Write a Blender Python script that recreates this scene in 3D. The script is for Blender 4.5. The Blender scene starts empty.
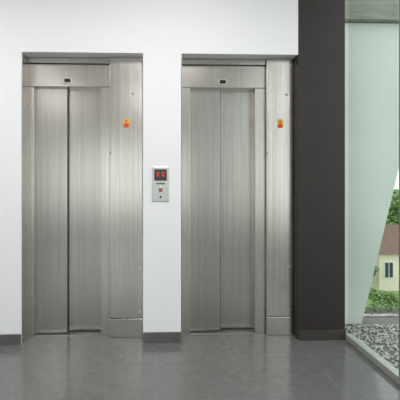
import bpy, bmesh, math, random
from mathutils import Vector, Matrix
random.seed(4)
S=bpy.context.scene
S.view_settings.view_transform='Standard'

# ---------------- materials ----------------
def mat(name,col,rough=.5,metal=0,noise=None,bump=0,scale=(1,1,1),nscale=5,emit=None,es=1,spec=.5):
    m=bpy.data.materials.new(name); m.use_nodes=True
    n=m.node_tree.nodes; l=m.node_tree.links; b=n['Principled BSDF']
    b.inputs['Base Color'].default_value=(*col,1); b.inputs['Roughness'].default_value=rough
    b.inputs['Metallic'].default_value=metal; b.inputs['Specular IOR Level'].default_value=spec
    if emit: 
        b.inputs['Emission Color'].default_value=(*emit,1); b.inputs['Emission Strength'].default_value=es
    if noise or bump:
        tc=n.new('ShaderNodeTexCoord'); mp=n.new('ShaderNodeMapping'); mp.inputs['Scale'].default_value=scale
        nt=n.new('ShaderNodeTexNoise'); nt.inputs['Scale'].default_value=nscale; nt.inputs['Detail'].default_value=5
        l.new(tc.outputs['Object'],mp.inputs[0]); l.new(mp.outputs[0],nt.inputs['Vector'])
        if noise:
            mx=n.new('ShaderNodeMix'); mx.data_type='RGBA'
            mx.inputs[6].default_value=(*col,1); mx.inputs[7].default_value=(*noise,1)
            cr=n.new('ShaderNodeMapRange'); cr.inputs[1].default_value=.35; cr.inputs[2].default_value=.65
            l.new(nt.outputs['Fac'],cr.inputs[0]); l.new(cr.outputs[0],mx.inputs[0]); l.new(mx.outputs[2],b.inputs['Base Color'])
        if bump:
            bp=n.new('ShaderNodeBump'); bp.inputs['Strength'].default_value=bump; bp.inputs['Distance'].default_value=.002
            l.new(nt.outputs['Fac'],bp.inputs['Height']); l.new(bp.outputs[0],b.inputs['Normal'])
    return m
M={}
M['wall']=mat('white_plaster',(.86,.86,.875),.7,noise=(.84,.84,.855),nscale=60)
M['rear']=mat('grey_plaster',(.26,.255,.25),.7,noise=(.24,.235,.23),nscale=30)
M['ceil']=mat('ceiling_plaster',(.55,.54,.53),.8,noise=(.52,.51,.50),nscale=30)
M['steel']=mat('brushed_steel',(.64,.61,.575),.24,1,noise=(.55,.525,.495),scale=(34,34,.35),nscale=3)
M['steel2']=mat('brushed_steel_door',(.55,.53,.50),.25,1,noise=(.475,.457,.43),scale=(34,34,.3),nscale=3)
M['steelp']=mat('steel_plate',(.62,.61,.60),.3,1,noise=(.56,.55,.54),scale=(1,1,40),nscale=6)
M['dark']=mat('dark_cladding',(.026,.019,.017),.55,noise=(.022,.016,.015),nscale=8)
M['base']=mat('grey_skirting',(.12,.118,.115),.4,noise=(.10,.098,.095),nscale=12)
M['based']=mat('dark_skirting',(.055,.05,.045),.4,noise=(.045,.04,.038),nscale=12)
M['black']=mat('black_gap',(.01,.01,.01),.6)
M['disp']=mat('display_black',(.012,.008,.008),.15)
M['red']=mat('led_red',(.6,.02,.02),.4,emit=(1,.04,.03),es=.7)
M['yellow']=mat('sticker_yellow',(.75,.55,.05),.5)
M['stred']=mat('sticker_red',(.7,.06,.02),.5)
M['alu']=mat('window_aluminium',(.42,.45,.42),.45,.3)
M['aludark']=mat('window_mullion',(.22,.24,.24),.45,.3)
M['conc']=mat('pale_render',(.66,.72,.66),.8,noise=(.59,.66,.60),nscale=1.2)
M['beam']=mat('soffit_grey',(.22,.24,.20),.8,noise=(.32,.34,.28),scale=(1,1,6),nscale=4)
M['soil']=mat('gravel_soil',(.20,.19,.17),.9,noise=(.14,.14,.12),nscale=30)
M['peb']=mat('pebbles',(.60,.59,.55),.8,noise=(.38,.38,.35),nscale=14)
M['grass']=mat('lawn',(.17,.30,.08),.9,noise=(.26,.40,.13),nscale=.6)
M['leaf']=mat('leaves',(.11,.21,.06),.7,noise=(.26,.38,.13),nscale=1.3)
M['leafs']=mat('shrub_leaves',(.12,.23,.07),.6,noise=(.30,.44,.16),nscale=12)
M['bark']=mat('bark',(.09,.06,.04),.9,noise=(.14,.1,.07),nscale=8)
M['cream']=mat('house_render',(.78,.74,.60),.8,noise=(.73,.69,.56),nscale=2)
M['roof']=mat('roof_tiles',(.20,.12,.09),.8,noise=(.13,.08,.06),scale=(1,1,6),nscale=3)
M['hwin']=mat('house_window_glass',(.05,.06,.08),.15)
M['hwhite']=mat('house_trim',(.75,.75,.72),.6)
M['lamp']=mat('added_fill_diffuser',(.9,.9,.9),.5,emit=(1,.97,.93),es=1.2)  # glow for the ceiling panels added out of view

def glassmat():
    m=bpy.data.materials.new('green_glass'); m.use_nodes=True
    n=m.node_tree.nodes; l=m.node_tree.links
    n.remove(n['Principled BSDF']); out=n['Material Output']
    t=n.new('ShaderNodeBsdfTransparent'); t.inputs[0].default_value=(.955,.99,.965,1)
    g=n.new('ShaderNodeBsdfGlossy'); g.inputs['Roughness'].default_value=.02
    f=n.new('ShaderNodeLayerWeight'); f.inputs[0].default_value=.5
    pw=n.new('ShaderNodeMath'); pw.operation='POWER'; pw.inputs[1].default_value=4.5
    ml=n.new('ShaderNodeMath'); ml.operation='MULTIPLY_ADD'; ml.inputs[1].default_value=.8; ml.inputs[2].default_value=.03
    mx=n.new('ShaderNodeMixShader')
    l.new(f.outputs['Facing'],pw.inputs[0]); l.new(pw.outputs[0],ml.inputs[0]); l.new(ml.outputs[0],mx.inputs[0])
    l.new(t.outputs[0],mx.inputs[1]); l.new(g.outputs[0],mx.inputs[2]); l.new(mx.outputs[0],out.inputs[0])
    return m
M['glass']=glassmat()

def floormat():
    m=bpy.data.materials.new('grey_floor_tiles'); m.use_nodes=True
    n=m.node_tree.nodes; l=m.node_tree.links; b=n['Principled BSDF']
    tc=n.new('ShaderNodeTexCoord'); mp=n.new('ShaderNodeMapping'); mp.inputs['Location'].default_value=(.56,.42,0)
    br=n.new('ShaderNodeTexBrick'); br.offset=0; br.inputs['Scale'].default_value=1
    br.inputs['Brick Width'].default_value=.6; br.inputs['Row Height'].default_value=.6
    br.inputs['Mortar Size'].default_value=.002; br.inputs['Mortar Smooth'].default_value=.2
    br.inputs['Color1'].default_value=(.148,.145,.142,1); br.inputs['Color2'].default_value=(.154,.151,.148,1)
    br.inputs['Mortar'].default_value=(.195,.193,.19,1)
    nt=n.new('ShaderNodeTexNoise'); nt.inputs['Scale'].default_value=14; nt.inputs['Detail'].default_value=10; nt.inputs['Roughness'].default_value=.7
    mr=n.new('ShaderNodeMapRange'); mr.inputs[1].default_value=.3; mr.inputs[2].default_value=.7
    mr.inputs[3].default_value=.84; mr.inputs[4].default_value=1.16
    mu=n.new('ShaderNodeMix'); mu.data_type='RGBA'; mu.blend_type='MULTIPLY'; mu.inputs[0].default_value=1
    l.new(tc.outputs['Object'],mp.inputs[0]); l.new(mp.outputs[0],br.inputs['Vector']); l.new(tc.outputs['Object'],nt.inputs['Vector'])
    l.new(nt.outputs['Fac'],mr.inputs[0]); l.new(br.outputs['Color'],mu.inputs[6]); l.new(mr.outputs[0],mu.inputs[7])
    l.new(mu.outputs[2],b.inputs['Base Color'])
    mr2=n.new('ShaderNodeMapRange'); mr2.inputs[3].default_value=.13; mr2.inputs[4].default_value=.20
    l.new(nt.outputs['Fac'],mr2.inputs[0]); l.new(mr2.outputs[0],b.inputs['Roughness'])
    b.inputs['Specular IOR Level'].default_value=.75
    return m
M['floor']=floormat()

# ---------------- mesh helpers ----------------
def newobj(name,bm,mats,parent=None,bevel=0,smooth=False):
    me=bpy.data.meshes.new(name); bm.normal_update(); bm.to_mesh(me); bm.free()
    for k in mats: me.materials.append(M[k])
    o=bpy.data.objects.new(name,me); S.collection.objects.link(o)
    if parent: o.parent=parent
    if smooth:
        for p in me.polygons: p.use_smooth=True
    if bevel:
        md=o.modifiers.new('bevel','BEVEL'); md.width=bevel; md.segments=2; md.limit_method='ANGLE'
    return o
def abox(bm,x0,x1,y0,y1,z0,z1,mi=0):
    v=[bm.verts.new(p) for p in [(x0,y0,z0),(x1,y0,z0),(x1,y1,z0),(x0,y1,z0),(x0,y0,z1),(x1,y0,z1),(x1,y1,z1),(x0,y1,z1)]]
    for f in [(0,3,2,1),(4,5,6,7),(0,1,5,4),(1,2,6,5),(2,3,7,6),(3,0,4,7)]:
        fc=bm.faces.new([v[i] for i in f]); fc.material_index=mi
def box(name,x0,x1,y0,y1,z0,z1,m,parent=None,bevel=0):
    bm=bmesh.new(); abox(bm,x0,x1,y0,y1,z0,z1); return newobj(name,bm,[m],parent,bevel)
def empty(name,loc=(0,0,0)):
    e=bpy.data.objects.new(name,None); e.empty_display_size=.1; S.collection.objects.link(e); return e
def disc(name,x,y,z,r,d,m,parent,seg=32,bevel=.001):
    bm=bmesh.new()
    bmesh.ops.create_cone(bm,cap_ends=True,segments=seg,radius1=r,radius2=r,depth=d,matrix=Matrix.Translation((x,y,z))@Matrix.Rotation(math.pi/2,4,'X'))
    return newobj(name,bm,[m],parent,bevel)

H=3.3; YF=-.15; XR=1.66; XL=-3.6; YB=-7.5
# ---------------- room ----------------
box('floor',XL,XR+.06,YB,.30,-.2,0,'floor')
box('ceiling',XL,XR+.06,YB,.30,H,H+.2,'ceil')
bm=bmesh.new()
abox(bm,XL,-1.063,YF,.30,0,H); abox(bm,-.059,.26,YF,.30,0,H)
abox(bm,-1.063,-.059,YF,.30,2.42,H); abox(bm,.26,1.255,YF,.30,2.42,H)
abox(bm,-1.063,-.059,.25,.30,0,2.42); abox(bm,.26,1.255,.25,.30,0,2.42)
newobj('wall_back',bm,['wall'])
box('wall_left',XL-.2,XL,YB,.30,0,H,'wall')
bm=bmesh.new()
WX0,WX1,WZ0,WZ1=-3.0,1.1,.35,2.3
abox(bm,XL,XR+.06,YB-.2,YB,0,WZ0); abox(bm,XL,XR+.06,YB-.2,YB,WZ1,H)
abox(bm,XL,WX0,YB-.2,YB,WZ0,WZ1); abox(bm,WX1,XR+.06,YB-.2,YB,WZ0,WZ1)
newobj('wall_rear',bm,['rear'])
w2=empty('added_reflection_window')  # unseen window, added so the steel doors reflect a bright band
for k in range(4):
    xx=WX0+(WX1-WX0-.05)*k/3
    box('frame_post',xx,xx+.05,YB-.14,YB-.08,WZ0,WZ1,'aludark',w2)
box('frame_bottom',WX0,WX1,YB-.145,YB-.075,WZ0,WZ0+.05,'aludark',w2)
box('frame_top',WX0,WX1,YB-.145,YB-.075,WZ1-.05,WZ1,'aludark',w2)
box('glass_pane',WX0,WX1,YB-.115,YB-.105,WZ0,WZ1,'glass',w2)
box('column',1.255,XR,YF,.30,0,H,'dark',bevel=.003)
box('baseboard_left',XL,-1.066,YF-.012,YF,0,.085,'base',bevel=.002)
box('baseboard_middle',-.057,.258,YF-.012,YF,0,.085,'base',bevel=.002)
box('baseboard_column',1.26,XR,YF-.012,YF,0,.085,'based',bevel=.002)

# ---------------- lifts ----------------
def lift(x0,x1,d0,dm,d1,xp):
    e=empty('elevator')
    T=2.417; DH=2.165
    g=.0015
    box('reveal_lining',x0+g,x0+.006,YF+.002,.0,0,T,'steel',e)
    box('jamb_left',x0+g,d0,0,.13,0,DH,'steel',e,.003)
    box('jamb_right',d1,xp,0,.13,0,DH,'steel',e,.003)
    box('header_panel',x0+g,xp-.001,0,.13,DH+.002,T-.055,'steel',e,.003)
    box('header_trim',x0+.008,xp-.001,-.02,.13,T-.052,T,'steel',e,.003)
    box('side_panel',xp+.002,x1-.004,-.045,.13,.168,T,'steel',e,.004)
    box('side_panel_foot',xp+.002,x1-.004,-.05,.13,0,.163,'steel',e,.004)
    box('side_panel_backing',xp+.01,x1-.012,-.03,.13,.16,.17,'black',e)
    box('door_panel_front',d0-.02,dm,.055,.085,.012,DH+.03,'steel2',e,.003)
    box('door_panel_rear',dm-.03,d1+.02,.095,.12,.012,DH+.03,'steel2',e,.003)
    box('door_edge_strip',dm,dm+.004,.058,.094,.012,DH-.002,'black',e)
    box('shaft_backing',x0+.01,x1-.01,.135,.20,0,T,'black',e)
    bm=bmesh.new(); abox(bm,d0,d1,.0,.13,0,.006,0)
    for i in range(3): abox(bm,d0,d1,.02+i*.035,.03+i*.035,.006,.008,1)
    newobj('threshold',bm,['steelp','black'],e)
    cx=(d0+d1)/2
    box('indicator_plate',cx-.035,cx+.035,-.006,0,DH+.03,DH+.078,'steelp',e,.002)
    box('indicator_window',cx-.026,cx+.026,-.009,-.006,DH+.04,DH+.068,'disp',e)
    px=(xp+x1)/2
    disc('keyhole_ring',px+.055,-.048,2.10,.012,.006,'steelp',e)
    disc('keyhole',px+.055,-.052,2.10,.006,.004,'black',e)
    bm=bmesh.new(); z=1.845; w=.026
    abox(bm,px-w,px+w,-.0465,-.045,z-.018,z+.042,0)
    abox(bm,px-w+.004,px+w-.004,-.0475,-.0465,z-.035,z+.002,1)
    v=[bm.verts.new(p) for p in [(px-.015,-.048,z+.01),(px+.015,-.048,z+.01),(px,-.048,z+.037)]]
    f=bm.faces.new(v); f.material_index=1
    newobj('warning_sticker',bm,['yellow','stred'],e)
    box('latch',xp+.004,xp+.010,-.052,-.045,1.58,1.60,'black',e)
    for zz in (.22,.60,2.36):
        disc('screw',x1-.03,-.047,zz,.005,.004,'steelp',e,12,0)
    return e
lift(-1.063,-.059,-1.004,-.729,-.427,-.349)
lift(.262,1.255,.351,.628,.926,1.015)

# ---------------- call panel ----------------
e=empty('call_panel')
x0,x1,z0,z1=.017,.158,1.178,1.470; y=YF
box('plate',x0,x1,y-.008,y,z0,z1,'steelp',e,.003)
box('display',x0+.018,x1-.018,y-.0105,y-.008,1.352,1.448,'disp',e,.001)
bm=bmesh.new()
def seg(cx,cz,w,h,t,segs):
    Y0,Y1=y-.0125,y-.0105
    d={'a':(cx-w,cx+w,cz+h-t,cz+h),'g':(cx-w,cx+w,cz-t/2,cz+t/2),'d':(cx-w,cx+w,cz-h,cz-h+t),
       'b':(cx+w-t,cx+w,cz,cz+h),'c':(cx+w-t,cx+w,cz-h,cz),'f':(cx-w,cx-w+t,cz,cz+h),'e':(cx-w,cx-w+t,cz-h,cz)}
    for s in segs: abox(bm,d[s][0],d[s][1],Y0,Y1,d[s][2],d[s][3])
seg(.066,1.408,.010,.018,.004,'abcdef'); seg(.109,1.408,.010,.018,.004,'abcdef')
newobj('digits',bm,['red'],e)
disc('button_ring',.088,y-.010,1.275,.026,.006,'steel',e)
disc('button',.088,y-.014,1.275,.018,.006,'base',e)
disc('button_lamp',.088,y-.0175,1.275,.006,.002,'red',e,16,0)
disc('key_switch',.088,y-.009,1.215,.009,.004,'black',e,16,0)
box('engraved_label',.05,.126,y-.0087,y-.008,1.322,1.334,'base',e)
for sx in (x0+.009,x1-.009):
    for sz in (z0+.009,z1-.009): disc('screw',sx,y-.009,sz,.003,.002,'black',e,10,0)

# ---------------- glazed right side ----------------
w=empty('window_1')
box('sill_rail',XR,XR+.06,YB,YF,.0,.05,'alu',w,.003)
box('head_rail',XR,XR+.06,YB,YF,H-.08,H,'alu',w,.003)
yy=-.90
while yy>YB:
    box('mullion',XR-.01,XR+.06,yy-.06,yy,.05,H-.08,'aludark',w,.003)
    yy-=1.5
box('glass_pane',XR+.025,XR+.033,YB,YF,.05,H-.08,'glass',w)

# ---------------- exterior ----------------
box('terrace',XR+.06,5,-8,.75,-.35,-.03,'soil')
def pebbles():
    t=bmesh.new(); bmesh.ops.create_icosphere(t,subdivisions=1,radius=1)
    tv=[v.co.copy() for v in t.verts]; tf=[[v.index for v in f.verts] for f in t.faces]; t.free()
    V=[];F=[]
    for i in range(3000):
        r=random.uniform(.007,.014); x=random.uniform(XR+.09,2.6); yv=random.uniform(-1.4,.24)
        if i>2500: yv=random.uniform(.45,.5); x=random.uniform(2.1,3.4)
        mt=Matrix.Translation((x,yv,-.03+r*.66))@Matrix.Rotation(random.uniform(0,6),4,'Z')@Matrix.Diagonal((r*random.uniform(.9,1.4),r,r*.65,1))
        o=len(V); V+=[mt@q for q in tv]; F+=[[o+k for k in f] for f in tf]
    me=bpy.data.meshes.new('gravel'); me.from_pydata(V,[],F); me.materials.append(M['peb'])
    for p in me.polygons: p.use_smooth=True
    S.collection.objects.link(bpy.data.objects.new('gravel',me))
pebbles()
bm=bmesh.new()
prof=[(1.70,-.03),(2.03,-.03),(2.74,2.86),(1.70,2.86)]
a=[bm.verts.new((x,.27,z)) for x,z in prof]; b=[bm.verts.new((x,.42,z)) for x,z in prof]
bm.faces.new(a); bm.faces.new(b[::-1])
for i in range(4): bm.faces.new([a[i],b[i],b[(i+1)%4],a[(i+1)%4]])
bmesh.ops.recalc_face_normals(bm,faces=bm.faces)
newobj('leaning_wall',bm,['conc'],bevel=.004)
box('exterior_beam',1.72,5,.20,.50,2.865,3.5,'beam',bevel=.01)

def leaves(bm,c,rad,n,size,zmin=-99):
    for i in range(n):
        d=Vector((random.gauss(0,1),random.gauss(0,1),random.gauss(0,1))).normalized()*random.uniform(.6,1)
        p=Vector(c)+Vector((d.x*rad[0],d.y*rad[1],d.z*rad[2]))
        R=Matrix.Rotation(random.uniform(0,6.28),4,'Z')@Matrix.Rotation(random.uniform(-1.3,1.3),4,'X')@Matrix.Rotation(random.uniform(0,6.28),4,'Z')
        s=size*random.uniform(.6,1.3)
        pts=[p+(R@Vector(q))*s for q in [(0,-1,0),(.5,0,.1),(0,1,0),(-.5,0,.1)]]
        if min(q.z for q in pts)<zmin: continue
        bm.faces.new([bm.verts.new(q) for q in pts])
bm=bmesh.new()
for i in range(7):
    leaves(bm,(2.1+.17*i,.64,.0+random.uniform(-.02,.02)),(.12,.07,.07),170,.016,-.028)
newobj('low_shrubs',bm,['leafs'])
box('ground',-60,120,1.5,160,-6.4,-6.0,'grass')
def tree(x,y,h,r):
    e=empty('tree')
    bm=bmesh.new(); bmesh.ops.create_cone(bm,cap_ends=True,segments=10,radius1=r*.1,radius2=r*.05,depth=h*.6,matrix=Matrix.Translation((x,y,-6+h*.3)))
    newobj('trunk',bm,['bark'],e)
    bm=bmesh.new()
    for k in range(7):
        a=random.uniform(0,6.28); q=r*random.uniform(.1,.5)
        leaves(bm,(x+q*math.cos(a),y+q*math.sin(a),-6+h*random.uniform(.45,.8)),(r*.6,r*.6,h*.22),380,.22*r/2)
    newobj('crown',bm,['leaf'],e)
for x,y,h,r in [(13.0,21,2.2,1.2),(11.8,23,2.8,1.6),(21,34,5.6,3.2),(25,36,6.2,3.6),(17.5,36,5.2,3.0),(29,37,6.6,4),(14.4,17.5,1.1,.8),(12.4,17,1.4,1.0)]:
    tree(x,y,h,r)
e=empty('house')
hx0,hx1,hy0,hy1=14.6,22,21.5,27
box('walls',hx0,hx1,hy0,hy1,-6,-3.5,'cream',e)
bm=bmesh.new()
o=.35; my=(hy0+hy1)/2
P=[(hx0-o,hy0-o,-3.6),(hx0-o,hy1+o,-3.6),(hx0+.9,my,-2.1),(hx1+o,hy0-o,-3.6),(hx1+o,hy1+o,-3.6),(hx1-.9,my,-2.1)]
v=[bm.verts.new(p) for p in P]
for f in [(0,2,1),(3,4,5),(0,3,5,2),(1,2,5,4),(0,1,4,3)]: bm.faces.new([v[i] for i in f])
bmesh.ops.recalc_face_normals(bm,faces=bm.faces)
newobj('roof',bm,['roof'],e)
for wx in (14.95,16.0,17.6,19.4,20.8):
    box('window_frame',wx-.06,wx+.56,hy0-.05,hy0,-5.2,-4.1,'hwhite',e)
    box('window_glass',wx,wx+.22,hy0-.07,hy0-.05,-5.12,-4.18,'hwin',e)
    box('window_glass',wx+.28,wx+.50,hy0-.07,hy0-.05,-5.12,-4.18,'hwin',e)
box('chimney',18.2,18.7,my-.3,my+.3,-2.6,-1.6,'roof',e)

# ---------------- lights ----------------
for ix,iy,en in [(-2.0,-1.7,33),(.2,-1.7,33),(-2.2,-6.0,24),(0,-6.0,24)]:
    e=empty('added_fill_lamp')  # unseen ceiling panel, added to light the room from above
    box('added_fill_housing',ix-.42,ix+.42,iy-.42,iy+.42,H-.03,H-.001,'alu',e,.004)
    box('added_fill_panel',ix-.39,ix+.39,iy-.39,iy+.39,H-.036,H-.03,'lamp',e)
    L=bpy.data.lights.new('added_fill_light','AREA'); L.energy=en; L.size=.78; L.color=(1,.985,.97)
    lo=bpy.data.objects.new('added_fill_light',L); lo.location=(ix,iy,H-.045); S.collection.objects.link(lo); lo.parent=e
W=bpy.data.worlds.new('overcast'); S.world=W; W.use_nodes=True
n=W.node_tree.nodes; l=W.node_tree.links; bg=n['Background']
tc=n.new('ShaderNodeTexCoord'); sx=n.new('ShaderNodeSeparateXYZ'); cr=n.new('ShaderNodeValToRGB')
cr.color_ramp.elements[0].position=.0; cr.color_ramp.elements[0].color=(.95,.95,.95,1)
cr.color_ramp.elements[1].position=.8; cr.color_ramp.elements[1].color=(.88,.92,1,1)
l.new(tc.outputs['Generated'],sx.inputs[0]); l.new(sx.outputs[2],cr.inputs[0]); l.new(cr.outputs[0],bg.inputs[0])
bg.inputs[1].default_value=1.85

# ---------------- camera ----------------
c=bpy.data.cameras.new('camera'); co=bpy.data.objects.new('camera',c); S.collection.objects.link(co)
c.sensor_width=36; c.lens=36; c.shift_x=.09; c.shift_y=-.0625; c.clip_end=500
co.location=(0,-3.5,1.4); co.rotation_euler=(math.pi/2,0,math.radians(-2))
S.camera=co
